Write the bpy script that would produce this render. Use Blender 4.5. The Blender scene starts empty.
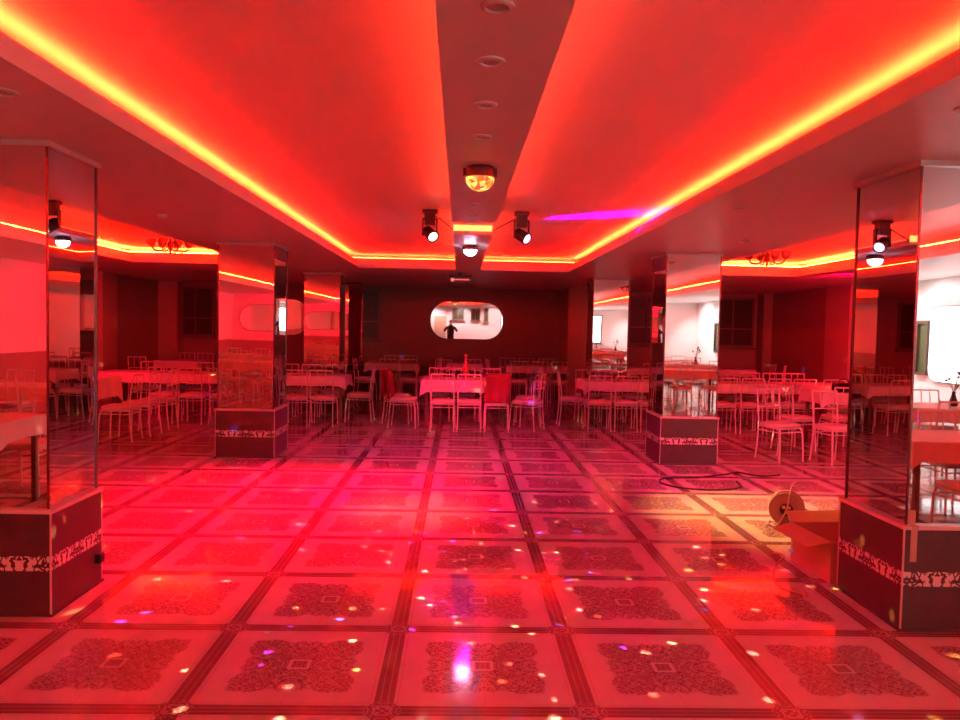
import bpy, bmesh, math, random
from mathutils import Vector, Matrix, Euler
random.seed(7)
C = bpy.context.scene.collection
R = math.radians
SC = bpy.context.scene

# ------------------------------------------------------------------ helpers
def bx(bm, x0, x1, y0, y1, z0, z1):
    vs = [bm.verts.new(p) for p in ((x0,y0,z0),(x1,y0,z0),(x1,y1,z0),(x0,y1,z0),(x0,y0,z1),(x1,y0,z1),(x1,y1,z1),(x0,y1,z1))]
    fs = [bm.faces.new([vs[i] for i in f]) for f in ((3,2,1,0),(4,5,6,7),(0,1,5,4),(1,2,6,5),(2,3,7,6),(3,0,4,7))]
    return vs, fs

def quad(bm, pts, mi=0):
    f = bm.faces.new([bm.verts.new(p) for p in pts]); f.material_index = mi
    return f

def tube(bm, pts, r, n=8, closed=False, cap=True):
    pts = [Vector(p) for p in pts]
    rs = r if isinstance(r, (list, tuple)) else [r]*len(pts)
    rings = []; ref = None
    L = len(pts)
    for i, p in enumerate(pts):
        if closed: t = pts[(i+1) % L]-pts[i-1]
        else: t = pts[min(i+1, L-1)]-pts[max(i-1, 0)]
        t = t.normalized() if t.length > 1e-9 else Vector((0,0,1))
        if ref is None:
            ref = Vector((0,0,1)) if abs(t.z) < .9 else Vector((1,0,0))
        a = t.cross(ref)
        if a.length < 1e-4: a = t.cross(Vector((0,1,0)))
        a.normalize(); b = t.cross(a).normalized(); ref = -b if False else ref
        rings.append([bm.verts.new(p + rs[i]*(math.cos(k*2*math.pi/n)*a+math.sin(k*2*math.pi/n)*b)) for k in range(n)])
    m = L if closed else L-1
    for i in range(m):
        A = rings[i]; B = rings[(i+1) % L]
        for k in range(n):
            bm.faces.new((A[k], A[(k+1)%n], B[(k+1)%n], B[k]))
    if cap and not closed:
        bm.faces.new(rings[0][::-1]); bm.faces.new(rings[-1])

def lathe(bm, prof, n=24, cx=0, cy=0, cz=0, axis='z'):
    rings = []
    for r, z in prof:
        if r < 1e-6:
            p = (cx, cy, cz+z) if axis == 'z' else ((cx, cy+z, cz) if axis == 'y' else (cx+z, cy, cz))
            rings.append([bm.verts.new(p)])
        else:
            ring = []
            for k in range(n):
                a = k*2*math.pi/n; u, v = r*math.cos(a), r*math.sin(a)
                p = (cx+u, cy+v, cz+z) if axis == 'z' else ((cx+u, cy+z, cz+v) if axis == 'y' else (cx+z, cy+u, cz+v))
                ring.append(bm.verts.new(p))
            rings.append(ring)
    for A, B in zip(rings, rings[1:]):
        if len(A) == 1 and len(B) == 1: continue
        for k in range(n):
            j = (k+1) % n
            if len(A) == 1: bm.faces.new((A[0], B[j], B[k]))
            elif len(B) == 1: bm.faces.new((A[k], A[j], B[0]))
            else: bm.faces.new((A[k], A[j], B[j], B[k]))

def catmull(P, n=6, closed=False):
    P = [Vector(p) for p in P]; out = []; L = len(P)
    m = L if closed else L-1
    for i in range(m):
        g = (lambda k: P[k % L]) if closed else (lambda k: P[max(0, min(L-1, k))])
        p0, p1, p2, p3 = g(i-1), g(i), g(i+1), g(i+2)
        for s in range(n):
            t = s/n
            out.append(.5*((2*p1)+(p2-p0)*t+(2*p0-5*p1+4*p2-p3)*t*t+(-p0+3*p1-3*p2+p3)*t**3))
    if not closed: out.append(P[-1])
    return out

def obj(name, bm, mat, parent=None, smooth=False, bevel=0, loc=None):
    bmesh.ops.recalc_face_normals(bm, faces=bm.faces)
    me = bpy.data.meshes.new(name); bm.to_mesh(me); bm.free()
    for m in (mat if isinstance(mat, (list, tuple)) else [mat]): me.materials.append(m)
    if smooth:
        for p in me.polygons: p.use_smooth = True
    o = bpy.data.objects.new(name, me); C.objects.link(o)
    if parent: o.parent = parent
    if loc: o.location = loc
    if bevel:
        md = o.modifiers.new('Bevel', 'BEVEL'); md.width = bevel; md.segments = 2; md.limit_method = 'ANGLE'
    return o

def tag(o, label, cat, group=None, kind=None):
    o['label'] = label; o['category'] = cat
    if group: o['group'] = group
    if kind: o['kind'] = kind
    return o

def thing(name, label, cat, loc=(0,0,0), rz=0, group=None):
    o = bpy.data.objects.new(name, None); C.objects.link(o)
    o.empty_display_size = .1
    o.location = loc; o.rotation_euler = (0,0,rz)
    return tag(o, label, cat, group)

def struct(name, bm, mat, **k):
    o = obj(name, bm, mat, **k); o['kind'] = 'structure'; return o

def dup(root, loc, rz, label, group=None):
    r = root.copy(); C.objects.link(r); r.location = loc; r.rotation_euler = (0,0,rz)
    r['label'] = label
    if group: r['group'] = group
    for ch in list(root.children):
        c = ch.copy(); C.objects.link(c); c.parent = r
        for g in ch.children:
            d = g.copy(); C.objects.link(d); d.parent = c
    return r

# ------------------------------------------------------------------ materials
def mat(name, col, rough=.5, metal=0, spec=.5, emit=None, es=1):
    m = bpy.data.materials.new(name); m.use_nodes = True
    b = m.node_tree.nodes['Principled BSDF']
    b.inputs['Base Color'].default_value = (*col, 1); b.inputs['Roughness'].default_value = rough
    b.inputs['Metallic'].default_value = metal; b.inputs['Specular IOR Level'].default_value = spec
    if emit:
        b.inputs['Emission Color'].default_value = (*emit, 1); b.inputs['Emission Strength'].default_value = es
    return m

class NT:
    def __init__(s, m): s.t = m.node_tree; s.b = s.t.nodes.get('Principled BSDF')
    def n(s, ty, **k):
        x = s.t.nodes.new(ty)
        for a, v in k.items(): setattr(x, a, v)
        return x
    def l(s, a, b): s.t.links.new(a, b)
    def m(s, op, a, b=None, c=None, clamp=False):
        x = s.n('ShaderNodeMath', operation=op); x.use_clamp = clamp
        for i, v in enumerate((a, b, c)):
            if v is None: continue
            if isinstance(v, (int, float)): x.inputs[i].default_value = v
            else: s.l(v, x.inputs[i])
        return x.outputs[0]
    def mix(s, f, a, b):
        x = s.n('ShaderNodeMix', data_type='RGBA')
        for k, v in ((0, f), (6, a), (7, b)):
            if isinstance(v, (int, float)): x.inputs[k].default_value = v
            elif isinstance(v, tuple): x.inputs[k].default_value = (*v, 1)
            else: s.l(v, x.inputs[k])
        return x.outputs[2]
    def comb(s, x, y, z):
        c = s.n('ShaderNodeCombineXYZ')
        for i, v in enumerate((x, y, z)):
            if isinstance(v, (int, float)): c.inputs[i].default_value = v
            else: s.l(v, c.inputs[i])
        return c.outputs[0]

def noisy(name, a, b, scale=6, rough=.6, bump=0, metal=0, spec=.5, detail=4):
    m = mat(name, a, rough, metal, spec); t = NT(m)
    tc = t.n('ShaderNodeTexCoord'); no = t.n('ShaderNodeTexNoise'); no.inputs['Scale'].default_value = scale; no.inputs['Detail'].default_value = detail
    t.l(tc.outputs['Object'], no.inputs['Vector'])
    t.l(t.mix(no.outputs['Fac'], a, b), t.b.inputs['Base Color'])
    if bump:
        bu = t.n('ShaderNodeBump'); bu.inputs['Strength'].default_value = bump; bu.inputs['Distance'].default_value = .01
        t.l(no.outputs['Fac'], bu.inputs['Height']); t.l(bu.outputs[0], t.b.inputs['Normal'])
    return m

CELL, FX, FY = .8603, -.2925, 3.1165
def floor_mat():
    m = mat('floor_tile', (.7,.65,.58), .16, 0, .6); t = NT(m)
    tc = t.n('ShaderNodeTexCoord'); sp = t.n('ShaderNodeSeparateXYZ'); t.l(tc.outputs['Object'], sp.inputs[0])
    u = t.m('DIVIDE', t.m('SUBTRACT', sp.outputs[0], FX), CELL); v = t.m('DIVIDE', t.m('SUBTRACT', sp.outputs[1], FY), CELL)
    a = t.m('ABSOLUTE', t.m('SUBTRACT', t.m('FRACT', u), .5)); b = t.m('ABSOLUTE', t.m('SUBTRACT', t.m('FRACT', v), .5))
    mx = t.m('MAXIMUM', a, b); mn = t.m('MINIMUM', a, b)
    def ramp(x, lo, hi): return t.m('DIVIDE', t.m('SUBTRACT', x, lo), hi-lo, clamp=True)
    # symmetric scrollwork coordinates (8-fold)
    fold = t.comb(mx, mn, 0)
    no = t.n('ShaderNodeTexNoise'); no.inputs['Scale'].default_value = 16; no.inputs['Detail'].default_value = 2.5; no.inputs['Roughness'].default_value = .6; no.inputs['Distortion'].default_value = 1.8
    t.l(fold, no.inputs['Vector'])
    no2 = t.n('ShaderNodeTexNoise'); no2.inputs['Scale'].default_value = 34; no2.inputs['Detail'].default_value = 1.5; no2.inputs['Distortion'].default_value = 1.5
    t.l(fold, no2.inputs['Vector'])
    vo = t.n('ShaderNodeTexVoronoi', feature='DISTANCE_TO_EDGE'); vo.inputs['Scale'].default_value = 20; t.l(fold, vo.inputs['Vector'])
    # motif silhouette: square with lobed corners; notch at the middle of each side
    lob = t.m('MULTIPLY', t.m('SINE', t.m('MULTIPLY', mn, 42.0)), .012)
    lim = t.m('ADD', t.m('ADD', .285, t.m('MULTIPLY', mn, .14)), lob)
    lim = t.m('ADD', lim, t.m('MULTIPLY', t.m('SUBTRACT', no2.outputs['Fac'], .5), .07))
    # corners rounded off
    cd = t.m('ADD', mx, mn)
    inside = t.m('MULTIPLY', t.m('SUBTRACT', 1.0, ramp(t.m('SUBTRACT', mx, lim), -.004, .006)), t.m('SUBTRACT', 1.0, ramp(cd, .60, .62)))
    n1 = t.m('ABSOLUTE', t.m('SUBTRACT', no.outputs['Fac'], .5))
    lines = t.m('SUBTRACT', 1.0, ramp(n1, .010, .03))           # light scroll lines
    blot = ramp(no2.outputs['Fac'], .56, .62)
    edge = t.m('MULTIPLY', t.m('SUBTRACT', 1.0, ramp(vo.outputs['Distance'], .03, .09)), .5)
    light = t.m('MAXIMUM', t.m('MAXIMUM', lines, blot), edge)
    inner = t.m('SUBTRACT', 1.0, t.m('MULTIPLY', light, .72))
    # central medallion
    sq = t.m('MULTIPLY', ramp(mx, .040, .043), t.m('SUBTRACT', 1.0, ramp(mx, .058, .061)))
    motif = t.m('MULTIPLY', inside, inner)
    motif = t.m('MULTIPLY', motif, t.m('SUBTRACT', 1.0, sq))
    # band along the cell edge
    band = ramp(mx, .449, .453)
    bl = t.m('MULTIPLY', ramp(mx, .477, .480), t.m('SUBTRACT', 1.0, ramp(mx, .484, .487)))
    bl = t.m('MULTIPLY', bl, .3)
    thin = t.m('MULTIPLY', t.m('MULTIPLY', ramp(mx, .428, .431), t.m('SUBTRACT', 1.0, ramp(mx, .434, .437))), .3)
    # rosette at the crossings
    du = t.m('SUBTRACT', .5, a); dv = t.m('SUBTRACT', .5, b)
    rr = t.m('SQRT', t.m('ADD', t.m('MULTIPLY', du, du), t.m('MULTIPLY', dv, dv)))
    ros = t.m('SUBTRACT', 1.0, ramp(t.m('ADD', rr, t.m('MULTIPLY', t.m('SUBTRACT', no2.outputs['Fac'], .5), .05)), .082, .090))
    rosd = t.m('MULTIPLY', ros, t.m('SUBTRACT', 1.0, t.m('MULTIPLY', t.m('MAXIMUM', lines, blot), .8)))
    bandd = t.m('MULTIPLY', band, t.m('SUBTRACT', 1.0, bl))
    bandd = t.m('MULTIPLY', bandd, t.m('SUBTRACT', 1.0, ros))
    dark = t.m('MAXIMUM', t.m('MAXIMUM', motif, thin), t.m('MAXIMUM', bandd, rosd))
    # marbling of the glaze
    n3 = t.n('ShaderNodeTexNoise'); n3.inputs['Scale'].default_value = 5; n3.inputs['Detail'].default_value = 6; t.l(tc.outputs['Object'], n3.inputs['Vector'])
    base = t.mix(n3.outputs['Fac'], (.58,.50,.42), (.70,.62,.54))
    col = t.mix(dark, base, (.20,.10,.085))
    # joints between the tiles: at the cell centre and at the band
    ja = t.m('SUBTRACT', 1.0, ramp(mn, .0008, .0018))
    col = t.mix(t.m('MULTIPLY', ja, .4), col, (.12,.08,.06))
    t.l(col, t.b.inputs['Base Color'])
    n4 = t.n('ShaderNodeTexNoise'); n4.inputs['Scale'].default_value = 2.2; n4.inputs['Detail'].default_value = 2; t.l(tc.outputs['Object'], n4.inputs['Vector'])
    t.l(t.m('ADD', .05, t.m('MULTIPLY', n3.outputs['Fac'], .07)), t.b.inputs['Roughness'])
    bu = t.n('ShaderNodeBump'); bu.inputs['Strength'].default_value = .25; bu.inputs['Distance'].default_value = .012
    h = t.m('SUBTRACT', n4.outputs['Fac'], t.m('MULTIPLY', ja, .05))
    t.l(h, bu.inputs['Height']); t.l(bu.outputs[0], t.b.inputs['Normal'])
    return m

def mirror_mat(name='mirror_glass', tint=(.86,.84,.84), s=.22):
    m = mat(name, tint, .015, 1.0); t = NT(m)
    tc = t.n('ShaderNodeTexCoord'); no = t.n('ShaderNodeTexNoise'); no.inputs['Scale'].default_value = 1.3; no.inputs['Detail'].default_value = 0
    t.l(tc.outputs['Object'], no.inputs['Vector'])
    bu = t.n('ShaderNodeBump'); bu.inputs['Strength'].default_value = s; bu.inputs['Distance'].default_value = .008
    t.l(no.outputs['Fac'], bu.inputs['Height']); t.l(bu.outputs[0], t.b.inputs['Normal'])
    return m

def border_mat():
    m = mat('floral_border', (.7,.65,.6), .3); t = NT(m)
    tc = t.n('ShaderNodeTexCoord'); sp = t.n('ShaderNodeSeparateXYZ'); t.l(tc.outputs['Object'], sp.inputs[0])
    s = t.m('ADD', sp.outputs[0], sp.outputs[1])
    f = t.m('ABSOLUTE', t.m('SUBTRACT', t.m('FRACT', t.m('MULTIPLY', s, 3.0)), .5))
    v = t.comb(t.m('MULTIPLY', f, .33), sp.outputs[2], 0)
    no = t.n('ShaderNodeTexNoise'); no.inputs['Scale'].default_value = 21; no.inputs['Detail'].default_value = 2.5; no.inputs['Distortion'].default_value = 1.2
    t.l(v, no.inputs['Vector'])
    wa = t.n('ShaderNodeTexWave', wave_type='RINGS'); wa.inputs['Scale'].default_value = 14; wa.inputs['Distortion'].default_value = 9; wa.inputs['Detail'].default_value = 2
    t.l(v, wa.inputs['Vector'])
    vo = t.n('ShaderNodeTexVoronoi', feature='DISTANCE_TO_EDGE'); vo.inputs['Scale'].default_value = 26; t.l(v, vo.inputs['Vector'])
    a = t.m('GREATER_THAN', no.outputs['Fac'], .53); b = t.m('MULTIPLY', t.m('LESS_THAN', vo.outputs['Distance'], .09), t.m('GREATER_THAN', f, .2))
    t.l(t.mix(t.m('MAXIMUM', a, b), (.72,.66,.62), (.05,.03,.03)), t.b.inputs['Base Color'])
    return m

M = dict(
    ceiling=noisy('ceiling_paint', (.80,.79,.78), (.83,.82,.80), 3, .45, .02),
    wall_white=noisy('white_wall_paint', (.80,.78,.75), (.84,.82,.80), 2, .6),
    wall_brown=noisy('brown_wall_paper', (.30,.20,.17), (.35,.25,.21), 3, .6),
    pilaster=noisy('pilaster_paint', (.42,.32,.28), (.47,.36,.31), 4, .5),
    floor=floor_mat(), mirror=mirror_mat(), wall_mirror=mirror_mat('wall_mirror_glass', (.9,.9,.9), .12),
    base=noisy('dark_base_tile', (.035,.022,.022), (.07,.045,.042), 14, .35, .05),
    border=border_mat(),
    trim=noisy('pale_trim', (.62,.52,.47), (.7,.6,.54), 20, .3),
    chrome=mat('chrome_edge', (.16,.07,.07), .3, 1),
    chair=noisy('white_chair_metal', (.72,.66,.60), (.78,.72,.66), 12, .35),
    seat=noisy('cream_seat_vinyl', (.70,.62,.56), (.76,.68,.62), 8, .45, .05),
    cover=noisy('red_chair_cover', (.20,.012,.02), (.26,.02,.03), 10, .8, .1),
    cloth=noisy('white_table_cloth', (.72,.68,.66), (.80,.76,.74), 5, .8, .1),
    tablewood=noisy('table_wood', (.12,.07,.045), (.17,.10,.06), 6, .5),
    black=mat('black_plastic', (.012,.012,.013), .35),
    rubber=mat('black_rubber', (.015,.013,.013), .5),
    card=noisy('cardboard', (.5,.33,.18), (.58,.40,.23), 9, .85),
    orange=noisy('orange_cord', (.45,.16,.09), (.5,.2,.1), 9, .5),
    reelred=noisy('reel_brown_plastic', (.20,.13,.08), (.27,.17,.11), 9, .4),
    steel=mat('reel_steel', (.6,.5,.45), .3, 1),
    darkglass=mat('dark_window_glass', (.05,.045,.025), .35, 0, .3),
    frame=noisy('window_frame_paint', (.16,.11,.085), (.19,.13,.10), 6, .5),
    tape=noisy('beige_masking_tape', (.45,.33,.22), (.5,.38,.26), 9, .8),
    skin=noisy('skin', (.5,.32,.24), (.55,.36,.27), 9, .5),
    shirt=noisy('dark_shirt', (.02,.018,.02), (.03,.025,.028), 30, .8),
    hair=noisy('dark_hair', (.015,.01,.008), (.03,.02,.015), 60, .5),
    glass_shade=mat('frosted_glass_shade', (.22,.15,.15), .25),
    brass=mat('old_brass', (.14,.08,.05), .35, .8),
    green=noisy('leaf_green', (.03,.06,.02), (.06,.10,.03), 20, .5),
    redvase=noisy('red_vase_glaze', (.5,.08,.08), (.6,.12,.1), 10, .3),
    downlight=mat('downlight_white', (.75,.72,.70), .4),
    lens_in=mat('downlight_lens', (.5,.46,.45), .3),
)
def emis(name, col, s):
    m = bpy.data.materials.new(name); m.use_nodes = True; t = m.node_tree; t.nodes.clear()
    e = t.nodes.new('ShaderNodeEmission'); e.inputs[0].default_value = (*col, 1); e.inputs[1].default_value = s
    o = t.nodes.new('ShaderNodeOutputMaterial'); t.links.new(e.outputs[0], o.inputs[0]); return m
LED = (1, .0048, .0008)
TAPE = 2100
M['tape_led'] = emis('led_tape_red', LED, TAPE)
M['tape_led_side'] = emis('led_tape_red_side', (1, .008, .001), TAPE*2.6)
M['tape_led_beam'] = emis('led_tape_red_beam', (1, .03, .01), TAPE*.03)
M['daylight'] = emis('daylight_pane', (1, .97, .92), 3)
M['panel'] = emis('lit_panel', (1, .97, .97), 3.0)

# ------------------------------------------------------------------ room
XL, XR, YB, YF = -7.1, 7.5, 18.6, -6.0
ZS, ZT, LIP = 2.53, 2.76, 2.615
trays = [(-1.66, 1.76, -4.6, 12.6, 'tape_led'), (3.50, 5.50, -4.6, 12.45, 'tape_led_side'), (-5.25, -3.25, -4.6, 12.45, 'tape_led_side')]

bm = bmesh.new(); bx(bm, XL-.1, XR+.1, YF-.1, YB+.1, -.1, 0); struct('floor', bm, M['floor'])

bm = bmesh.new()
REC = .24
# soffit slab pieces between the trays (each slab spans up to the tray ceiling, minus the recesses)
xs = sorted([(t[0], t[1]) for t in trays])
y0, y1 = -4.6, 12.6
cols = [XL-.1] + [v for p in xs for v in p] + [XR+.1]
# thin soffit board
def soff(x0, x1, ya, yb): bx(bm, x0, x1, ya, yb, ZS, ZS+.02)
for i in range(0, len(cols), 2): soff(cols[i], cols[i+1], y0, 12.6)
soff(XL-.1, XR+.1, YF-.1, y0); soff(XL-.1, XR+.1, 12.6, YB+.1)
for t in trays:
    if t[3] < 12.6: soff(t[0], t[1], t[3], 12.6)
    a, b, c, d, _ = t
    # upstand lips around the opening
    bx(bm, a-.02, a, c-.02, d+.02, ZS+.02, LIP); bx(bm, b, b+.02, c-.02, d+.02, ZS+.02, LIP)
    bx(bm, a, b, c-.02, c, ZS+.02, LIP); bx(bm, a, b, d, d+.02, ZS+.02, LIP)
    # recess walls behind the lips
    A, B, Cc, D = a-REC, b+REC, c-REC, d+REC
    bx(bm, A-.03, A, Cc-.03, D+.03, ZS+.02, ZT); bx(bm, B, B+.03, Cc-.03, D+.03, ZS+.02, ZT)
    bx(bm, A, B, Cc-.03, Cc, ZS+.02, ZT); bx(bm, A, B, D, D+.03, ZS+.02, ZT)
bx(bm, XL-.1, XR+.1, YF-.1, YB+.1, ZT, ZT+.1)
struct('ceiling', bm, M['ceiling'])

# LED cove strips (channel + tape) one thing per tray
cove_lab = {0: 'glowing red LED cove strip around the wide middle ceiling tray', 1: 'glowing red LED cove strip around the right side ceiling tray', 2: 'glowing red LED cove strip around the left side ceiling tray'}
for k, (a, b, c, d, mk) in enumerate(trays):
    o = thing('led_cove_strip', cove_lab[k], 'led strip', ((a+b)/2, (c+d)/2, ZS+.02), 0, None)
    ox, oy, oz = o.location
    e = .14; w = .012; zt = 2.70
    ch = bmesh.new(); tp = bmesh.new()
    A, B, Cc, D = a-e-ox, b+e-ox, c-e-oy, d+e-oy
    H0, H1 = 0, zt-oz
    for (x0, x1, ya, yb) in ((A-w, A+w, Cc, D), (B-w, B+w, Cc, D), (A+w, B-w, Cc-w, Cc+w), (A+w, B-w, D-w, D+w)):
        bx(ch, x0, x1, ya, yb, H0, H1)
        s = .006
        bx(tp, x0+s if x1-x0 < .1 else x0, x1-s if x1-x0 < .1 else x1, ya+s if yb-ya < .1 else ya, yb-s if yb-ya < .1 else yb, H1+.0005, H1+.003)
    obj('channel', ch, M['ceiling'], o); obj('light_tape', tp, M[mk], o)

# dropped centre panels
for nm, ya, yb in (('trim_1', -4.4, 6.85), ('trim_2', 7.772, 12.55)):
    bm = bmesh.new(); bx(bm, -.09, .31, ya, yb, ZS-.005, ZS+.055)
    bx(bm, .07, .15, ya+.2, yb-.2, ZS+.055, ZT)
    struct(nm, bm, M['ceiling'])
for k, (ya, yb) in enumerate(((-4.4, 6.85), (7.75, 12.55))):
    o = thing('led_panel_strip', ('red LED strip on top of the long near dropped ceiling panel', 'red LED strip on top of the short far dropped ceiling panel')[k], 'led strip', (.11, (ya+yb)/2, ZS+.055))
    bm = bmesh.new(); h = (yb-ya)/2
    bx(bm, -.185, -.175, -h+.02, h-.02, 0, .004); bx(bm, .175, .185, -h+.02, h-.02, 0, .004)
    obj('light_tape', bm, M['tape_led_beam'], o)
o = thing('led_gap_strip', 'bright orange LED strip on the front end of the far dropped ceiling panel', 'led strip', (.11, 7.75, ZS+.055))
bm = bmesh.new(); bx(bm, -.2, .2, -.018, .02, -.055, .045); obj('channel', bm, M['ceiling'], o)
bm = bmesh.new(); bx(bm, -.195, .195, -.021, -.0182, -.025, .035); obj('light_tape', bm, emis('gap_tape', (1, .42, .10), 1.7), o)

# walls
def wallbox(name, b, m): bm = bmesh.new(); bx(bm, *b); return struct(name, bm, m)
wallbox('wall_back', (XL-.1, XR+.1, YB, YB+.1, 0, ZT), M['wall_brown'])
wallbox('wall_front', (XL-.1, XR+.1, YF-.1, YF, 0, ZT), M['wall_white'])
def sidewall(name, x0, x1):
    bm = bmesh.new(); bx(bm, x0, x1, YF, 7.6, 0, ZT)
    n0 = len(bm.faces); bx(bm, x0, x1, 7.6, YB, 0, ZT)
    bm.faces.ensure_lookup_table()
    for f in bm.faces[n0:]: f.material_index = 1
    return struct(name, bm, [M['wall_white'], M['wall_brown']])
sidewall('wall_left', XL-.1, XL); sidewall('wall_right', XR, XR+.1)
# pilasters (vertical trims)
def tbox(n, b, m, **k): bm = bmesh.new(); bx(bm, *b); return struct(n, bm, m, **k)
tn = 3
for b, m in (((2.42, 2.98, 17.1, YB, 0, ZS), 'pilaster'),
             ((XR-.14, XR, 14.3, 15.25, 0, ZS), 'pilaster'), ((XL, XL+.14, 15.1, 15.75, 0, ZS), 'pilaster'),
             ((XR-.22, XR, 18.2, YB, 0, ZS), 'wall_brown'), ((XL, XL+.45, 18.2, YB, 0, ZS), 'pilaster'),
             ((XL, XL+.12, 2.3, 2.7, 0, ZS), 'pilaster'), ((XR-.12, XR, 7.5, 8.2, 0, ZS), 'pilaster'), ((XL, XL+.12, 7.5, 8.2, 0, ZS), 'pilaster'),
             ((-4.6, 0.2, YB-.03, YB, 0, .62), 'frame'),
             ((XL, XL+.025, YF, 7.6, 0, 1.02), 'wall_brown'), ((XL, -2.0, YF, YF+.025, 0, 1.0), 'wall_brown')):
    tbox('trim_%d' % tn, b, M[m]); tn += 1
for s, b in (('back', (XL, XR, YB-.02, YB, 0, .09)), ('left', (XL, XL+.02, YF, YB, 0, .09)), ('right', (XR-.02, XR, YF, YB, 0, .09)), ('front', (XL, XR, YF, YF+.02, 0, .09))):
    tbox('baseboard_'+s, b, M['frame'])

wn = [1]
def window(x0, x1, z0, z1, y, face=-1, lit=None, mull=1, cross=True):
    name = 'window_%d' % wn[0]; wn[0] += 1
    f = face  # direction the frame sticks out along y
    bm = bmesh.new(); t = .05
    ya, yb = (y-.05, y+.0) if f < 0 else (y, y+.05)
    bx(bm, x0-t, x0, ya, yb, z0-t, z1+t); bx(bm, x1, x1+t, ya, yb, z0-t, z1+t)
    bx(bm, x0, x1, ya, yb, z0-t, z0); bx(bm, x0, x1, ya, yb, z1, z1+t)
    for k in range(1, mull+1):
        xm = x0+(x1-x0)*k/(mull+1); bx(bm, xm-.018, xm+.018, ya+.01, yb, z0, z1)
    if cross: zc = z0+(z1-z0)*.36; bx(bm, x0, x1, ya+.01, yb, zc-.015, zc+.015)
    o = struct(name, bm, M['frame'])
    bm = bmesh.new(); bx(bm, x0, x1, y-.02 if f < 0 else y+.005, y-.005 if f < 0 else y+.02, z0, z1)
    obj('pane', bm, M['daylight'] if lit else M['darkglass'], o)
    bm = bmesh.new(); bx(bm, x0-.1, x1+.1, y-.12 if f < 0 else y, y if f < 0 else y+.12, z0-t-.04, z0-t)
    obj('window_sill', bm, M['frame'], o)
for x0, x1 in ((-6.75, -5.95), (-2.45, -1.98), (4.15, 4.95), (6.2, 7.15)):
    window(x0, x1, 1.28, 2.38, YB, -1)
# rear wall (behind the camera, seen in the mirrors): day-lit windows and dark panes
window(.2, .75, 1.84, 2.36, YF, 1, None, 1, False); window(1.25, 1.68, 1.82, 2.36, YF, 1, None, 1, False)
window(2.0, 2.12, 1.75, 2.36, YF, 1, None, 0, False)
window(2.9, 4.3, .95, 2.25, YF, 1, True, 2); window(4.9, 6.3, .95, 2.25, YF, 1, True, 2)
# door in the rear wall
bm = bmesh.new(); bx(bm, -.85, -.2, YF, YF+.05, 0, 2.0)
d = struct('door_1', bm, noisy('beige_door', (.50,.36,.24), (.55,.40,.28), 4, .5))
bm = bmesh.new(); tube(bm, [(-.28, YF+.05, .98), (-.28, YF+.1, .98), (-.39, YF+.1, .98)], .01); obj('door_handle', bm, M['chrome'], d)

# ------------------------------------------------------------------ mirrored columns
def prism_ring(bm, h, z0, z1): bx(bm, -h, h, -h, h, z0, z1)
def column(x, y, label):
    o = thing('mirrored_column', label, 'column', (x, y, 0), 0, 'mirror-clad square columns on tiled plinths')
    hw = .345
    bm = bmesh.new(); bx(bm, -hw, hw, -hw, hw, 0, .245); bx(bm, -hw, hw, -hw, hw, .325, .555); obj('plinth', bm, M['base'], o)
    bm = bmesh.new(); bx(bm, -hw-.001, hw+.001, -hw-.001, hw+.001, .245, .325); obj('floral_border', bm, M['border'], o)
    bm = bmesh.new(); bx(bm, -hw-.012, hw+.012, -hw-.012, hw+.012, .555, .578); obj('ledge', bm, M['trim'], o, bevel=.004)
    bm = bmesh.new(); bx(bm, -hw-.012, hw+.012, -hw-.012, hw+.012, 0, .012); obj('foot_trim', bm, M['base'], o)
    for sx in (-1, 1):
        for sy in (-1, 1):
            bm = bmesh.new(); bx(bm, sx*hw-.004, sx*hw+.004, sy*hw-.004, sy*hw+.004, .012, .555); obj('corner_trim', bm, M['trim'], o)
            hm = .325
            bm = bmesh.new(); bx(bm, sx*hm-.005, sx*hm+.005, sy*hm-.005, sy*hm+.005, .578, ZS-.03); obj('corner_edge', bm, M['chrome'], o)
    hm = .322; z0, z1 = .579, ZS-.03
    core = bmesh.new(); bx(core, -hm+.012, hm-.012, -hm+.012, hm-.012, z0, z1); obj('core', core, M['black'], o)
    for k in range(4):
        bm = bmesh.new(); bx(bm, -hm+.004, hm-.004, -hm, -hm+.008, z0, z1)
        bmesh.ops.rotate(bm, verts=bm.verts, cent=(0,0,0), matrix=Matrix.Rotation(k*math.pi/2, 3, 'Z'))
        obj('mirror_panel', bm, M['mirror'], o)
    bm = bmesh.new(); bx(bm, -hw, hw, -hw, hw, ZS-.03, ZS-.001); obj('top_trim', bm, M['trim'], o)
    return o
LX, RX = -2.51, 2.76
column(LX, 4.39, 'mirror-clad square column at the left edge of the picture, nearest on the left').scale = (1, .84, 1)
column(RX, 4.36, 'mirror-clad square column at the right edge, nearest on the right, cardboard box behind it')
column(LX, 9.38, 'second mirror-clad column on the left, between the left aisle and the hall')
column(RX, 9.36, 'second mirror-clad column on the right, with cable loop on floor before it')
column(LX, 14.3, 'third mirror-clad column on the left, rising behind the left table row')
column(RX, 14.3, 'third mirror-clad column on the right, rising behind the right table row')
# fourth left: shallow mirrored pier on the back wall
o = thing('mirrored_pier', 'mirror-clad pier against the back wall on the left', 'column', (LX, 17.85, 0))
bm = bmesh.new(); bx(bm, -.34, .34, -.745, .745, 0, .57); obj('plinth', bm, M['base'], o)
bm = bmesh.new(); bx(bm, -.3, .3, -.72, .74, .57, ZS-.001); obj('core', bm, M['black'], o)
bm = bmesh.new(); bx(bm, -.32, .32, -.745, -.73, .575, ZS-.03); obj('mirror_panel', bm, M['mirror'], o)
for s in (-1, 1):
    bm = bmesh.new(); bx(bm, s*.325-.01, s*.325+.01, -.745, .745, .572, ZS-.002); obj('side_panel', bm, M['mirror'], o)

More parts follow.
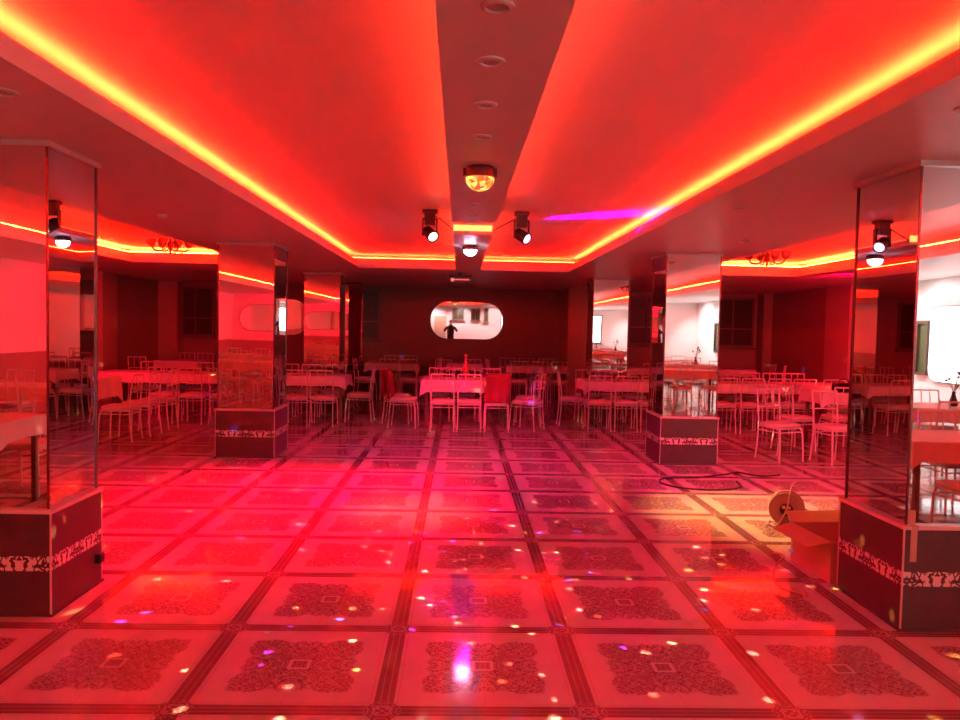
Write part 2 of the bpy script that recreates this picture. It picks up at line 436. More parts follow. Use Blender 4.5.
# ------------------------------------------------------------------ wall mirrors
def stadium(w, h, n=14, sq=1.0):
    r = h/2*sq; pts = []
    for cx, cz, a0 in ((w/2-r, h/2-r, 0), (-w/2+r, h/2-r, 90), (-w/2+r, -h/2+r, 180), (w/2-r, -h/2+r, 270)):
        for k in range(n+1):
            a = R(a0+90*k/n); pts.append((cx+r*math.cos(a), cz+r*math.sin(a)))
    return pts
def wall_mirror(x, y, z, w, h, rz, tilt, label, name='wall_mirror', m=None, cat='mirror', sq=.92, group='rounded wall mirrors'):
    o = thing(name, label, cat, (x, y, z), rz, group)
    P = stadium(w, h, sq=sq)
    def slab(bm, P, ya, yb):
        A = [bm.verts.new((p[0], ya, p[1])) for p in P]; B = [bm.verts.new((p[0], yb, p[1])) for p in P]
        n = len(P); bm.faces.new(A); bm.faces.new(B[::-1])
        for i in range(n): bm.faces.new((A[i], B[i], B[(i+1) % n], A[(i+1) % n]))
    Rt = Matrix.Rotation(tilt, 4, 'X')
    bm = bmesh.new(); slab(bm, P, -.012, -.004); bm.transform(Rt); obj('glass', bm, m or M['wall_mirror'], o)
    bm = bmesh.new(); slab(bm, stadium(w+.03, h+.03, sq=sq), -.004, .012); bm.transform(Rt); obj('backing', bm, M['chrome'], o)
    return o
# local -Y is the reflecting side
wall_mirror(.16, YB-.03, 1.74, 1.74, .88, .012, .004, 'wide rounded mirror on the middle of the back wall reflecting the bright room')
wall_mirror(-4.5, YB-.03, 1.74, 1.7, .85, 0, .012, 'rounded mirror on the back wall left of the mirrored pier')

wall_mirror(-6.0, YF+.03, 1.74, 1.7, .85, math.pi, .0, 'rounded mirror on the red-lit rear wall, seen in second left column')
wall_mirror(XR-.03, -3.1, 1.47, 1.5, 1.2, -math.pi/2, 0, 'glowing white rounded wall panel, seen reflected in the nearest right column', 'wall_white_panel', M['panel'], 'light', .35, None)  # brightness put in as emission of the panel's own material
o = thing('wall_clock_case', 'narrow gilt framed niche on the white right wall, seen only in mirrors', 'decoration', (XR, -4.05, 1.45), -math.pi/2)
bm = bmesh.new()
for b in ((-.16,.16,-.06,0,-.5,-.45), (-.16,.16,-.06,0,.35,.4), (-.16,-.12,-.06,0,-.45,.35), (.12,.16,-.06,0,-.45,.35)): bx(bm, *b)
obj('frame', bm, M['brass'], o); bm = bmesh.new(); bx(bm, -.12, .12, -.02, 0, -.45, .35); obj('back', bm, M['green'], o)
o.name = 'framed_niche'

# ------------------------------------------------------------------ chairs
def make_chair(label):
    t = thing('dining_chair', label, 'chair', (0,0,0), 0, None)
    W, D, rt = .175, .19, .0105
    # local: chair faces +Y, back at -Y
    for sx in (-1, 1):
        bm = bmesh.new()
        tube(bm, catmull([(sx*(W+.006), -D-.035, 0), (sx*W, -D-.012, .2), (sx*W, -D, .43), (sx*W, -D-.012, .62), (sx*W, -D-.045, .875)], 3), rt, 6)
        lathe(bm, [(0,0),(.014,0),(.014,.012),(0,.012)], 6, sx*(W+.006), -D-.035, 0)
        obj('leg', bm, M['chair'], t, smooth=False)
    for sx in (-1, 1):
        bm = bmesh.new()
        tube(bm, catmull([(sx*(W+.012), D+.02, 0), (sx*(W+.008), D+.012, .2), (sx*(W+.002), D, .36), (sx*(W-.01), D-.03, .415)], 3), rt, 6)
        lathe(bm, [(0,0),(.014,0),(.014,.012),(0,.012)], 6, sx*(W+.012), D+.02, 0)
        obj('leg', bm, M['chair'], t)
    bm = bmesh.new()
    for z, rr in ((.415, .011), (.365, .007)):
        tube(bm, [(-W, -D, z), (W, -D, z)], rr, 6); tube(bm, [(-W, D-.01, z), (W, D-.01, z)], rr, 6)
        for sx in (-1, 1): tube(bm, [(sx*W, -D, z), (sx*W, D-.01, z)], rr, 6)
    obj('seat_frame', bm, M['chair'], t)
    bm = bmesh.new()
    n = 8; rings = []
    prof = [(.0, .425), (.93, .425), (1.0, .437), (1.0, .452), (.96, .466), (.8, .474), (0, .479)]
    def rr_pt(a, s):
        c, si = math.cos(a), math.sin(a); k = (abs(c)**5+abs(si)**5)**(-1/5)
        return (c*k*s*.193, si*k*s*.205+.0)
    N = 24; prev = None
    for s, z in prof:
        if s == 0: ring = [bm.verts.new((0, 0, z))]
        else: ring = [bm.verts.new((*rr_pt(2*math.pi*k/N, s), z)) for k in range(N)]
        if prev:
            for k in range(N):
                j = (k+1) % N
                if len(prev) == 1: bm.faces.new((prev[0], ring[j], ring[k]))
                elif len(ring) == 1: bm.faces.new((prev[k], prev[j], ring[0]))
                else: bm.faces.new((prev[k], prev[j], ring[j], ring[k]))
        prev = ring
    obj('seat', bm, M['seat'], t, smooth=True)
    bm = bmesh.new()
    def yb(z): return -D-.012-(z-.62)*.13
    tube(bm, [(-W, yb(.872), .872), (W, yb(.872), .872)], .012, 6)
    tube(bm, [(-W, yb(.655), .655), (W, yb(.655), .655)], .010, 6)
    for x in (-W/3, W/3): tube(bm, [(x, yb(.655), .655), (x, yb(.872), .872)], .007, 6)
    obj('backrest', bm, M['chair'], t)
    return t

def add_cover(ch):
    bm = bmesh.new()
    P = []
    nx, nz = 8, 10
    for side, off in ((0, .018), (1, -.026)):
        g = []
        for k in range(nz+1):
            z = .45+(.895-.45)*k/nz
            row = []
            for i in range(nx+1):
                x = -.195+.39*i/nx
                y = -.19-.012-max(0, z-.62)*.13+off*(1 if k < nz else .2)+.004*math.sin(i*2.1+k*.4)
                if side: y -= .012*math.sin(i*1.7)*(1-k/nz)
                row.append(bm.verts.new((x, y, z)))
            g.append(row)
        for k in range(nz):
            for i in range(nx): bm.faces.new((g[k][i], g[k][i+1], g[k+1][i+1], g[k+1][i]))
        P.append(g)
    A, B = P
    for i in range(nx):
        bm.faces.new((A[nz][i], A[nz][i+1], B[nz][i+1], B[nz][i])); bm.faces.new((A[0][i], A[0][i+1], B[0][i+1], B[0][i]))
    for k in range(nz):
        for i in (0, nx): bm.faces.new((A[k][i], A[k+1][i], B[k+1][i], B[k][i]))
    o = obj('back_cover', bm, M['cover'], ch, smooth=True); o['label'] = 'red fabric cover over the back'
    return o

proto = [None]; nch = [0]
def chair(x, y, head, label, cover=False):
    rz = R(head-90+random.uniform(-2, 2))
    if proto[0] is None:
        c = make_chair(label); c.location = (x, y, 0); c.rotation_euler = (0, 0, rz); proto[0] = c
    else:
        c = dup(proto[0], (x, y, 0), rz, label)
    c['group'] = 'white metal dining chairs'
    nch[0] += 1
    return c

# ------------------------------------------------------------------ tables
def cloth_mesh(sx, sy, top, drop, seed):
    rnd = random.Random(seed); bm = bmesh.new()
    nx, ny = max(6, int(sx/.07)), max(6, int(sy/.07))
    # outline points
    pts = []
    for i in range(nx): pts.append((-sx/2+sx*i/nx, -sy/2, 0, -1))
    for i in range(ny): pts.append((sx/2, -sy/2+sy*i/ny, 1, 0))
    for i in range(nx): pts.append((sx/2-sx*i/nx, sy/2, 0, 1))
    for i in range(ny): pts.append((-sx/2, sy/2-sy*i/ny, -1, 0))
    n = len(pts); ph = rnd.random()*6
    rings = []
    for lv, (dz, out) in enumerate(((0, 0), (-.006, .008), (-drop*.5, .014), (-drop, .02))):
        ring = []
        for i, (x, y, ax, ay) in enumerate(pts):
            corner = (i in (0, nx, nx+ny, 2*nx+ny))
            w = math.sin(i*1.35+ph)*.010*(lv/3)
            o_ = out+w
            if corner:
                ax2 = 1 if x > 0 else -1; ay2 = 1 if y > 0 else -1
                ring.append(bm.verts.new((x+ax2*(out+.004*lv), y+ay2*(out+.004*lv), top+dz*(1.35 if lv > 1 else 1))))
            else: ring.append(bm.verts.new((x+ax*o_, y+ay*o_, top+dz+(math.sin(i*.9+ph)*.006 if lv == 3 else 0))))
        rings.append(ring)
    bm.faces.new(rings[0])
    for A, B in zip(rings, rings[1:]):
        for i in range(n): bm.faces.new((A[i], B[i], B[(i+1) % n], A[(i+1) % n]))
    # inner layer gives thickness
    r2 = [bm.verts.new((v.co.x*.994, v.co.y*.99, v.co.z)) for v in rings[-1]]
    for i in range(n): bm.faces.new((rings[-1][i], r2[i], r2[(i+1) % n], rings[-1][(i+1) % n]))
    return bm

def table(x, y, sx, sy, where, rz=0, drop=.16):
    t = thing('dining_table', 'rectangular four-legged dining table '+where, 'table', (x, y, 0), rz, 'dining tables')
    bm = bmesh.new(); bx(bm, -sx/2, sx/2, -sy/2, sy/2, .725, .75); obj('tabletop', bm, M['tablewood'], t)
    bm = bmesh.new(); a, b = sx/2-.06, sy/2-.06
    bx(bm, -a, a, -b, -b+.02, .66, .725); bx(bm, -a, a, b-.02, b, .66, .725); bx(bm, -a, -a+.02, -b+.02, b-.02, .66, .725); bx(bm, a-.02, a, -b+.02, b-.02, .66, .725)
    obj('apron', bm, M['tablewood'], t)
    for ax in (-1, 1):
        for ay in (-1, 1):
            bm = bmesh.new(); bx(bm, ax*(a-.01)-.02, ax*(a-.01)+.02, ay*(b-.01)-.02, ay*(b-.01)+.02, 0, .725); obj('leg', bm, M['tablewood'], t)
    c = obj('tablecloth', cloth_mesh(sx, sy, .754, drop, int(abs(x*37+y*11))), M['cloth'])
    c.location = (x, y, 0); c.rotation_euler = (0, 0, rz)
    tag(c, 'white tablecloth on the dining table '+where, 'tablecloth', 'white tablecloths')
    return t

ORD = ['first', 'second', 'third', 'fourth', 'fifth', 'sixth']
def row(xsl, y, head, side, tablename, cover=()):
    for i, x in enumerate(xsl):
        if len(xsl) == 1: lab = 'white metal chair on %s side of the %s' % (side, tablename)
        else: lab = 'white metal chair, %s from left, %s side of %s' % (ORD[i], side, tablename)
        c = chair(x, y+random.uniform(-.03, .03), head, lab)
        if i in cover: add_cover(c); c['label'] = lab.replace('white metal', 'red-draped white metal')

# centre table
T0 = 'centre table'
table(.10, 12.42, 1.36, .8, 'standing alone in the centre of the hall', drop=.19)
row([-.24, .17, .59], 11.80, 90, 'near', T0, cover=(2,))
row([-.34, .1, .54], 13.1, -90, 'far', T0)
c = chair(-.86, 12.06, -4, 'red-draped white metal chair, nearer of two at left end of the centre table'); add_cover(c)
c = chair(-1.0, 12.56, -5, 'red-draped white metal chair, farther of two at left end of the centre table'); add_cover(c)
chair(1.08, 12.0, 150, 'white metal chair turned sideways, nearer of two at right end of centre table')
chair(1.15, 12.6, 172, 'white metal chair, farther of two at right end of centre table')
# middle-left table
T1 = 'table right of second left column'
table(-2.42, 12.72, 1.15, .75, 'just right of the second left column')
row([-2.54, -2.13], 12.12, 90, 'near', T1)
row([-3.02, -2.6, -2.18], 13.32, -90, 'far', T1)
chair(-1.64, 12.7, 180, 'white metal chair at the right end of the table by the second left column')
# middle-right table
T2 = 'table left of second right column'
table(2.80, 12.70, 1.5, .75, 'just left of the second right column')
row([2.22, 2.63, 3.04, 3.45], 12.08, 90, 'near', T2)
row([2.25, 2.66, 3.08], 13.3, -90, 'far', T2)
chair(1.88, 12.62, 0, 'white metal chair at the left end of the table by second right column')
# right aisle long table
T3 = 'long right aisle table'
table(5.15, 12.75, 2.4, .7, 'running lengthwise across the right aisle')
row([4.2, 4.62, 5.04, 5.46], 12.1, 90, 'near', T3)
row([4.32, 4.76, 5.2, 5.62, 6.03], 13.32, -90, 'far', T3)
table(5.95, 11.1, 1.5, .7, 'at the right, behind the two loose chairs')
row([5.3, 5.75, 6.3], 10.46, 90, 'near', 'table behind two loose right chairs')
row([5.95, 6.4], 11.66, -90, 'far', 'table behind two loose right chairs')
chair(4.07, 9.52, -68, 'white metal chair standing loose at the right, left one of the front pair')
chair(4.70, 9.36, -80, 'white metal chair standing loose at the right, beside the nearest right column')
chair(4.62, 10.35, 20, 'white metal chair seen side-on behind the front pair of loose chairs')
# left aisle
T4 = 'long left aisle table'
table(-4.7, 12.75, 2.3, .7, 'running lengthwise across the left aisle')
row([-4.62, -4.15, -3.68], 12.12, 90, 'near', T4)
row([-5.4, -4.95, -4.5, -4.05], 13.32, -90, 'far', T4)
table(-5.55, 10.9, .8, 1.7, 'at the far left, its short end to the camera', drop=.3)
for i, yy in enumerate((10.22, 10.78, 11.35)):
    chair(-4.48+.03*i, yy, 180, 'white metal chair facing left, %s in the row beside the far-left table' % ('nearest', 'middle', 'farthest')[i])
# back row
T5 = 'back-row table left of centre'
table(-1.50, 17.3, 1.15, .7, 'in the back row, left of centre')
row([-1.52, -1.1], 16.62, 90, 'near', T5); row([-1.6, -1.15], 17.95, -90, 'far', T5)
chair(-2.02, 16.5, 20, 'white metal chair turned right before the back-row table left of centre')
chair(-.66, 16.98, 160, 'white metal chair, nearer at the right end of the back-row left table')
chair(-.66, 17.45, 175, 'white metal chair, farther at the right end of the back-row left table')
table(.12, 17.75, .8, .7, 'small, in the back row under the wide mirror')
row([.3], 17.15, 90, 'near', 'small table under the wide mirror')
chair(-.12, 16.75, 45, 'white metal chair at the left corner of the small table under the mirror')
T6 = 'back-row table right of centre'
table(1.75, 17.3, 1.35, .7, 'in the back row, right of centre')
row([1.3, 1.74, 2.16], 16.66, 90, 'near', T6); row([1.15, 1.6, 2.05], 17.9, -90, 'far', T6)
chair(.86, 17.0, 5, 'white metal chair, nearer at the left end of the back-row right table')
chair(.84, 17.5, 0, 'white metal chair, farther at the left end of the back-row right table')
table(4.45, 17.4, 1.3, .7, 'under the back window, behind the right columns')
row([4.2, 4.7], 16.75, 90, 'near', 'back-row table behind the right columns')
table(6.05, 17.45, 1.3, .7, 'in the back right corner under the window')
chair(7.0, 17.4, 175, 'white metal chair in the back right corner beside the corner table')
chair(7.0, 16.8, 150, 'white metal chair before the back right corner, turned left')
table(-6.0, 16.7, .9, .7, 'in the back left corner')
row([-6.35], 15.5, 90, 'near', 'back left corner table')
chair(-5.25, 16.6, 180, 'white metal chair at the right end of the back left corner table')
chair(-4.72, 16.6, 165, 'white metal chair standing loose right of the back left corner table')
row([-6.2, -5.78], 17.35, -90, 'far', 'back left corner table')

# behind the camera and beside it, seen only in the mirrors
def mirror_set(x, y, sx, where, near, far, nseats):
    table(x, y, sx, .7, where)
    xs = [x-sx/2+sx*(i+.5)/nseats for i in range(nseats)]
    row(xs, y+.62, -90, 'far', near); row(xs, y-.62, 90, 'rear', near)
mirror_set(4.6, 1.75, 1.9, 'in the right aisle, mirrored in nearest right column', 'table mirrored in nearest right column', '', 3)
mirror_set(5.4, -.9, 2.2, 'on the right, level with the camera', 'right table level with camera', '', 3)
mirror_set(5.2, -3.5, 2.4, 'by the white rear right wall, seen in mirrors', 'table by white rear right wall', '', 3)
mirror_set(-4.6, 1.75, 1.9, 'in the left aisle, mirrored in nearest left column', 'table mirrored in nearest left column', '', 3)
mirror_set(-5.2, -1.4, 2.2, 'in the rear left of the hall, seen in mirrors', 'rear left table seen in mirrors', '', 3)

# flower vases on the rear right tables (dark silhouettes in the mirrors)
def vase(x, y, z, label, h=.34, m='black', leaf=True):
    o = thing('flower_vase', label, 'vase', (x, y, z))
    bm = bmesh.new(); lathe(bm, [(0,0),(.04,0),(.05,.03),(.03,.1),(.018,.15),(.026,.17),(0,.17)], 16); obj('vase_body', bm, M[m], o, smooth=True)
    if leaf:
        bm = bmesh.new(); rnd = random.Random(int(x*100))
        for k in range(9):
            a = rnd.random()*6.28; r = .04+.08*rnd.random(); zz = h*(.65+.35*rnd.random())
            tube(bm, [(0,0,.16), (r*.5*math.cos(a), r*.5*math.sin(a), .16+(zz-.16)*.6), (r*math.cos(a), r*math.sin(a), zz)], .003, 4)
            lathe(bm, [(0,-.018),(.016,-.008),(.02,.004),(.01,.016),(0,.018)], 7, r*math.cos(a), r*math.sin(a), zz)
        obj('flowers', bm, M['green'], o)
    return o
vase(5.0, -.9, .756, 'dark vase of flowers on the table level with the camera, left one', .42)
vase(5.9, -.85, .756, 'dark vase of flowers on the table level with the camera, right one', .42)
vase(4.7, -3.5, .756, 'dark vase of flowers on the rear right table, left one', .45)
vase(5.7, -3.5, .756, 'dark vase of flowers on the rear right table, right one', .45)

# tall red bottle-like vase on the centre table
o = thing('bottle_vase', 'tall slim red bottle vase standing on the centre table', 'vase', (.11, 12.62, .756))
bm = bmesh.new(); lathe(bm, [(0,0),(.038,0),(.045,.02),(.045,.16),(.032,.22),(.018,.27),(.018,.34),(.026,.36),(.0,.36)], 18)
obj('body', bm, M['redvase'], o, smooth=True)
bm = bmesh.new(); lathe(bm, [(0,.36),(.03,.36),(.034,.375),(.03,.39),(0,.392)], 16); obj('rim', bm, M['redvase'], o, smooth=True)

# small black bag on the right table
o = thing('handbag', 'small black bag lying on the table behind the loose right chair', 'bag', (5.62, 11.0, .756), R(10))
bm = bmesh.new(); bx(bm, -.16, .16, -.07, .07, 0, .13); obj('body', bm, M['black'], o, bevel=.03)
bm = bmesh.new(); tube(bm, catmull([(-.09,0,.12),(-.07,0,.17),(0,0,.19),(.07,0,.17),(.09,0,.12)], 4), .007, 6); obj('handle', bm, M['black'], o)

# ------------------------------------------------------------------ ceiling fixtures
def fan_light(name, x, y, label, r, emi, hm):
    o = thing(name, label, 'party light', (x, y, ZS-.004))
    bm = bmesh.new(); lathe(bm, [(0,0),(r*.9,0),(r*.95,-.01),(r*.95,-r*.55),(r*1.04,-r*.57),(r*1.04,-r*.72),(0,-r*.72)], 28); obj('housing', bm, M['black'], o)
    bm = bmesh.new()
    for s in (-1, 1): bx(bm, s*r*.98-.012, s*r*.98+.012, -.02, .02, -r*.62, -.01)
    obj('bracket', bm, M['black'], o)
    bm = bmesh.new(); prof = [(r*math.cos(R(a))*.96, -r*.725-r*math.sin(R(a))*.86) for a in range(0, 90, 9)]+[(0, -r*.725-r*.86)]
    lathe(bm, [(0, -r*.722)]+prof, 28); obj('crystal_dome', bm, emi, o)
    return o
def dome_mat(name, cols, scale, s, hot=6):
    m = mat(name, (.02,.02,.02), .1); t = NT(m)
    tc = t.n('ShaderNodeTexCoord'); vo = t.n('ShaderNodeTexVoronoi'); vo.inputs['Scale'].default_value = scale; t.l(tc.outputs['Object'], vo.inputs['Vector'])
    sp = t.n('ShaderNodeSeparateColor'); t.l(vo.outputs['Color'], sp.inputs[0])
    r = t.n('ShaderNodeValToRGB'); r.color_ramp.interpolation = 'CONSTANT'
    while len(r.color_ramp.elements) < len(cols): r.color_ramp.elements.new(.5)
    for i, c in enumerate(cols):
        r.color_ramp.elements[i].position = i/len(cols); r.color_ramp.elements[i].color = (*c, 1)
    t.l(sp.outputs[0], r.inputs[0]); t.l(r.outputs[0], t.b.inputs['Emission Color'])
    t.b.inputs['Emission Strength'].default_value = s
    return m
M['dome_warm'] = dome_mat('crystal_dome_warm', [(1,.25,.03),(1,.55,.1),(1,.08,.03),(.75,.8,.15),(1,.15,.02)], 42, 1.1)
M['dome_blue'] = dome_mat('crystal_dome_blue', [(1,1,1),(.5,.7,1),(1,.8,1),(.7,.5,1)], 40, 30)
fan_light('ceiling_party_light', .10, 4.48, 'black party light with glowing amber crystal dome under the near ceiling panel', .088, M['dome_warm'], None)
fan_light('ceiling_party_light', .10, 8.75, 'small party light with bluish white dome under the far ceiling panel', .078, M['dome_blue'], None)

def head_light(x, y, label, aim, lensmat):
    o = thing('spot_light_fixture', label, 'stage light', (x, y, ZT))
    bm = bmesh.new(); bx(bm, -.075, .075, -.06, .06, -.035, -.001); obj('base', bm, M['black'], o, bevel=.006)
    bm = bmesh.new(); bx(bm, -.055, .055, -.05, .05, -.15, -.035)
    for s in (-1, 1): bx(bm, s*.07-.008, s*.07+.008, -.03, .03, -.26, -.09)
    bx(bm, -.075, .075, -.03, .03, -.10, -.085)
    obj('yoke', bm, M['black'], o, bevel=.004)
    d = Vector(aim).normalized(); q = Vector((0,0,-1)).rotation_difference(d).to_matrix().to_4x4()
    bm = bmesh.new(); lathe(bm, [(0,.075),(.04,.075),(.055,.06),(.058,-.05),(.062,-.055),(.062,-.085),(.05,-.087),(.05,-.075),(0,-.075)], 22)
    bm.transform(Matrix.Translation((0,0,-.235)) @ q); obj('head', bm, M['black'], o)
    bm = bmesh.new(); lathe(bm, [(0,-.077),(.047,-.077),(.04,-.086),(0,-.09)], 20)
    bm.transform(Matrix.Translation((0,0,-.235)) @ q); obj('lens', bm, lensmat, o)
    # cable to the dropped panel
    bm = bmesh.new(); s = 1 if x < .1 else -1
    tube(bm, catmull([(s*.05, 0, -.06), (s*.12, .01, -.10), ((-.09-x if s > 0 else .31-x), .02, -.19)], 5), .005, 6); obj('cable', bm, M['rubber'], o)
    return o
head_light(-.32, 7.72, 'black moving-head stage light left of the dropped ceiling panel, warm lens', (.45,-.75,-.5), emis('warm_lens', (1,.75,.5), 5))
head_light(.60, 7.72, 'black moving-head stage light right of the dropped ceiling panel, violet lens', (.62,-.55,-.45), emis('violet_lens', (.85,.45,1), 4))

# laser bar at the far soffit
o = thing('ceiling_laser_bar', 'black laser bar with red glowing line under the far soffit', 'stage light', (-.01, 13.3, ZS))
bm = bmesh.new(); bx(bm, -.03, .03, -.03, .03, -.05, 0); obj('bracket', bm, M['black'], o)
bm = bmesh.new(); bx(bm, -.19, .19, -.07, .07, -.19, -.05); obj('housing', bm, M['black'], o, bevel=.008)
bm = bmesh.new(); bx(bm, -.14, .15, -.073, -.07, -.13, -.115); bx(bm, -.16, -.11, -.074, -.07, -.155, -.10); obj('glow_line', bm, emis('laser_red', (1,.12,.1), 1.3), o)

def downlight(x, y, z, label, r=.05):
    o = thing('recessed_downlight', label, 'ceiling light', (x, y, z), 0, 'round recessed downlights')
    bm = bmesh.new(); lathe(bm, [(r,.0),(r,-.006),(r*.72,-.010),(r*.68,-.004),(r*.68,0)], 24); obj('ring', bm, M['downlight'], o)
    bm = bmesh.new(); lathe(bm, [(0,-.003),(r*.68,-.003)], 24); obj('lens', bm, M['lens_in'], o)
for i, (x, y) in enumerate(((.09, 2.24), (.09, 2.70), (.09, 3.22), (.09, 3.76), (.09, 5.80), (.09, 6.36))):
    downlight(x, y, ZS-.005, 'unlit round downlight in the dropped ceiling panel, %s from the camera' % ORD[i])
downlight(2.07, 5.68, ZS, 'round downlight in the right soffit before the second right column', .06)
downlight(2.06, 3.10, ZS, 'unlit round downlight in the right soffit at picture edge', .06)
downlight(-1.90, 3.25, ZS, 'unlit round downlight in the left soffit at picture edge', .06)
for x, y, lb in ((2.86, 7.7, 'small white smoke detector on the right soffit'), (-2.64, 6.85, 'small white smoke detector on the left soffit'), (1.98, 6.2, 'small white smoke detector beside the right cove edge')):
    if x == 1.98: continue
    o = thing('smoke_detector', lb, 'smoke detector', (x, y, ZS))
    bm = bmesh.new(); lathe(bm, [(0,0),(.045,0),(.045,-.012),(.03,-.03),(0,-.034)], 18); obj('case', bm, M['downlight'], o, smooth=True)
    bm = bmesh.new(); lathe(bm, [(0,-.0345),(.008,-.0345),(.006,-.039),(0,-.040)], 10); obj('indicator', bm, M['lens_in'], o)

def chandelier(x, y, label):
    o = thing('chandelier', label, 'chandelier', (x, y, ZT))
    bm = bmesh.new(); lathe(bm, [(0,0),(.07,0),(.06,-.02),(.012,-.03),(.012,-.12),(.035,-.14),(.045,-.17),(.03,-.21),(.012,-.25),(.02,-.28),(0,-.30)], 16); obj('stem', bm, M['brass'], o, smooth=True)
    for k in range(8):
        a = k*math.pi/4; c, s = math.cos(a), math.sin(a)
        bm = bmesh.new(); tube(bm, catmull([(c*.03, s*.03, -.19), (c*.12, s*.12, -.25), (c*.21, s*.21, -.24), (c*.25, s*.25, -.19)], 4), .007, 6)
        ar = obj('arm', bm, M['brass'], o)
        bm = bmesh.new(); lathe(bm, [(.012,-.19),(.03,-.185),(.05,-.16),(.06,-.12),(.066,-.10),(.062,-.10),(.046,-.155),(.0,-.18)], 12, c*.25, s*.25); obj('glass_shade', bm, M['glass_shade'], ar, smooth=True)
chandelier(4.02, 10.0, 'brass chandelier with eight glass cups in the right side ceiling tray')
chandelier(-3.82, 10.2, 'brass chandelier with eight glass cups in the left side ceiling tray')

# ------------------------------------------------------------------ things on the floor
def cable(name, label, pts, r, m, closed=False, cat='cable'):
    bm = bmesh.new(); tube(bm, catmull(pts, 6, closed), r, 8, closed)
    return bm
loop = [(2.98,8.02),(2.94,7.78),(2.80,7.62),(2.56,7.56),(2.36,7.6),(2.20,7.72),(2.13,7.92),(2.22,8.12),(2.42,8.18),(2.62,8.2),(2.86,8.34),(3.02,8.42),(3.16,8.55),(3.24,8.48),(3.30,8.38),(3.42,8.34),(3.62,8.42)]
bm = cable('', '', [(x, y, .010) for x, y in loop], .009, None)
o = tag(obj('power_cable', bm, M['rubber'], None, smooth=True), 'black cable lying in a loop on the tiles before the second right column', 'cable')

# cable reel
o = thing('cable_reel', 'round brown cable reel with wire handle standing on the tiles', 'cable reel', (2.74, 6.22, 0), R(-25))
q = None
def yl(prof, n=30): b = bmesh.new(); lathe(b, prof, n, 0, 0, .15, 'y'); return b
for s in (-1, 1):
    b = yl([(.02, s*.05), (.135, s*.05), (.14, s*.056), (.135, s*.062), (.02, s*.062)]); obj('flange', b, M['reelred'], o, smooth=False)
b = bmesh.new()
for k in range(6):
    for j, rr in enumerate((.075, .093, .111)):
        ang = [((rr)*math.cos(2*math.pi*i/28), -.042+.0168*k, .15+rr*math.sin(2*math.pi*i/28)) for i in range(28)]
        tube(b, ang, .0088, 6, True)
obj('wound_cord', b, M['rubber'], o, smooth=True)
b = yl([(0, -.075), (.045, -.075), (.052, -.068), (.052, -.055), (.0, -.055)]); obj('hub', b, M['black'], o)
b = bmesh.new()
for dx, dz in ((-.02, .018), (.02, .018), (0, -.02)): lathe(b, [(0,-.081),(.012,-.081),(.014,-.0755),(0,-.0755)], 12, dx, 0, .15+dz, 'y')
obj('socket', b, M['steel'], o)
b = bmesh.new()
for s in (-1, 1):
    tube(b, catmull([(-.14, s*.085, .012), (-.07, s*.088, .012), (0, s*.085, .15), (.02, s*.07, .28), (.03, s*.045, .34)], 5), .006, 6)
    tube(b, catmull([(.14, s*.085, .012), (.06, s*.088, .012), (0, s*.085, .15)], 5), .006, 6)
tube(b, [(.03, -.045, .34), (.06, 0, .37), (.03, .045, .34)], .007, 6)
for xx in (-.14, .14): tube(b, [(xx, -.085, .012), (xx, .085, .012)], .006, 6)
obj('wire_stand', b, M['steel'], o)

# orange cord and plug in front of the box
pts = [(2.30,5.42,.009),(2.27,5.25,.05),(2.22,5.05,.09),(2.12,4.96,.05),(2.06,4.82,.009),(2.05,4.66,.009),(2.13,4.56,.009)]
o = thing('orange_cord', 'thin orange-brown cord trailing over the tiles before the cardboard box', 'cable', (2.15, 4.9, 0))
bm = cable('', '', [(x-2.15, y-4.9, z) for x, y, z in pts], .007, None); obj('cord', bm, M['orange'], o, smooth=True)
bm = bmesh.new(); lathe(bm, [(0,-.03),(.013,-.03),(.016,-.01),(.016,.02),(0,.025)], 12, -.02, -.36, .016, 'y'); obj('plug', bm, M['orange'], o)

# cardboard box (open)
o = thing('cardboard_box', 'open cardboard box with folded flaps beside the nearest right column', 'box', (2.62, 5.05, 0), R(4))
bm = bmesh.new(); w, d, h, th = .235, .25, .265, .006
bx(bm, -w, w, -d, d, 0.001, th); bx(bm, -w, -w+th, -d, d, th, h); bx(bm, w-th, w, -d, d, th, h); bx(bm, -w+th, w-th, -d, -d+th, th, h); bx(bm, -w+th, w-th, d-th, d, th, h)
obj('carton', bm, M['card'], o)
def flap(pts, n):
    bm = bmesh.new(); P = [Vector(p) for p in pts]; nn = (P[1]-P[0]).cross(P[2]-P[0]).normalized()*.005
    A = [bm.verts.new(p) for p in P]; B = [bm.verts.new(p+nn) for p in P]
    bm.faces.new(A); bm.faces.new(B[::-1])
    for i in range(4): bm.faces.new((A[i], B[i], B[(i+1) % 4], A[(i+1) % 4]))
    obj('flap', bm, M['card'], o)
flap([(-w,-d,h),(-w,d,h),(-w-.15,d-.02,h-.035),(-w-.15,-d+.02,h-.035)], 0)
flap([(-w,d,h),(w,d,h),(w-.02,d+.13,h+.05),(-w+.02,d+.13,h+.05)], 0)
flap([(w,-d,h),(w,d,h),(w+.13,d-.02,h+.04),(w+.13,-d+.02,h+.04)], 0)
flap([(-w,-d+.004,h),(w,-d+.004,h),(w-.02,-d+.15,h-.09),(-w+.02,-d+.15,h-.09)], 0)

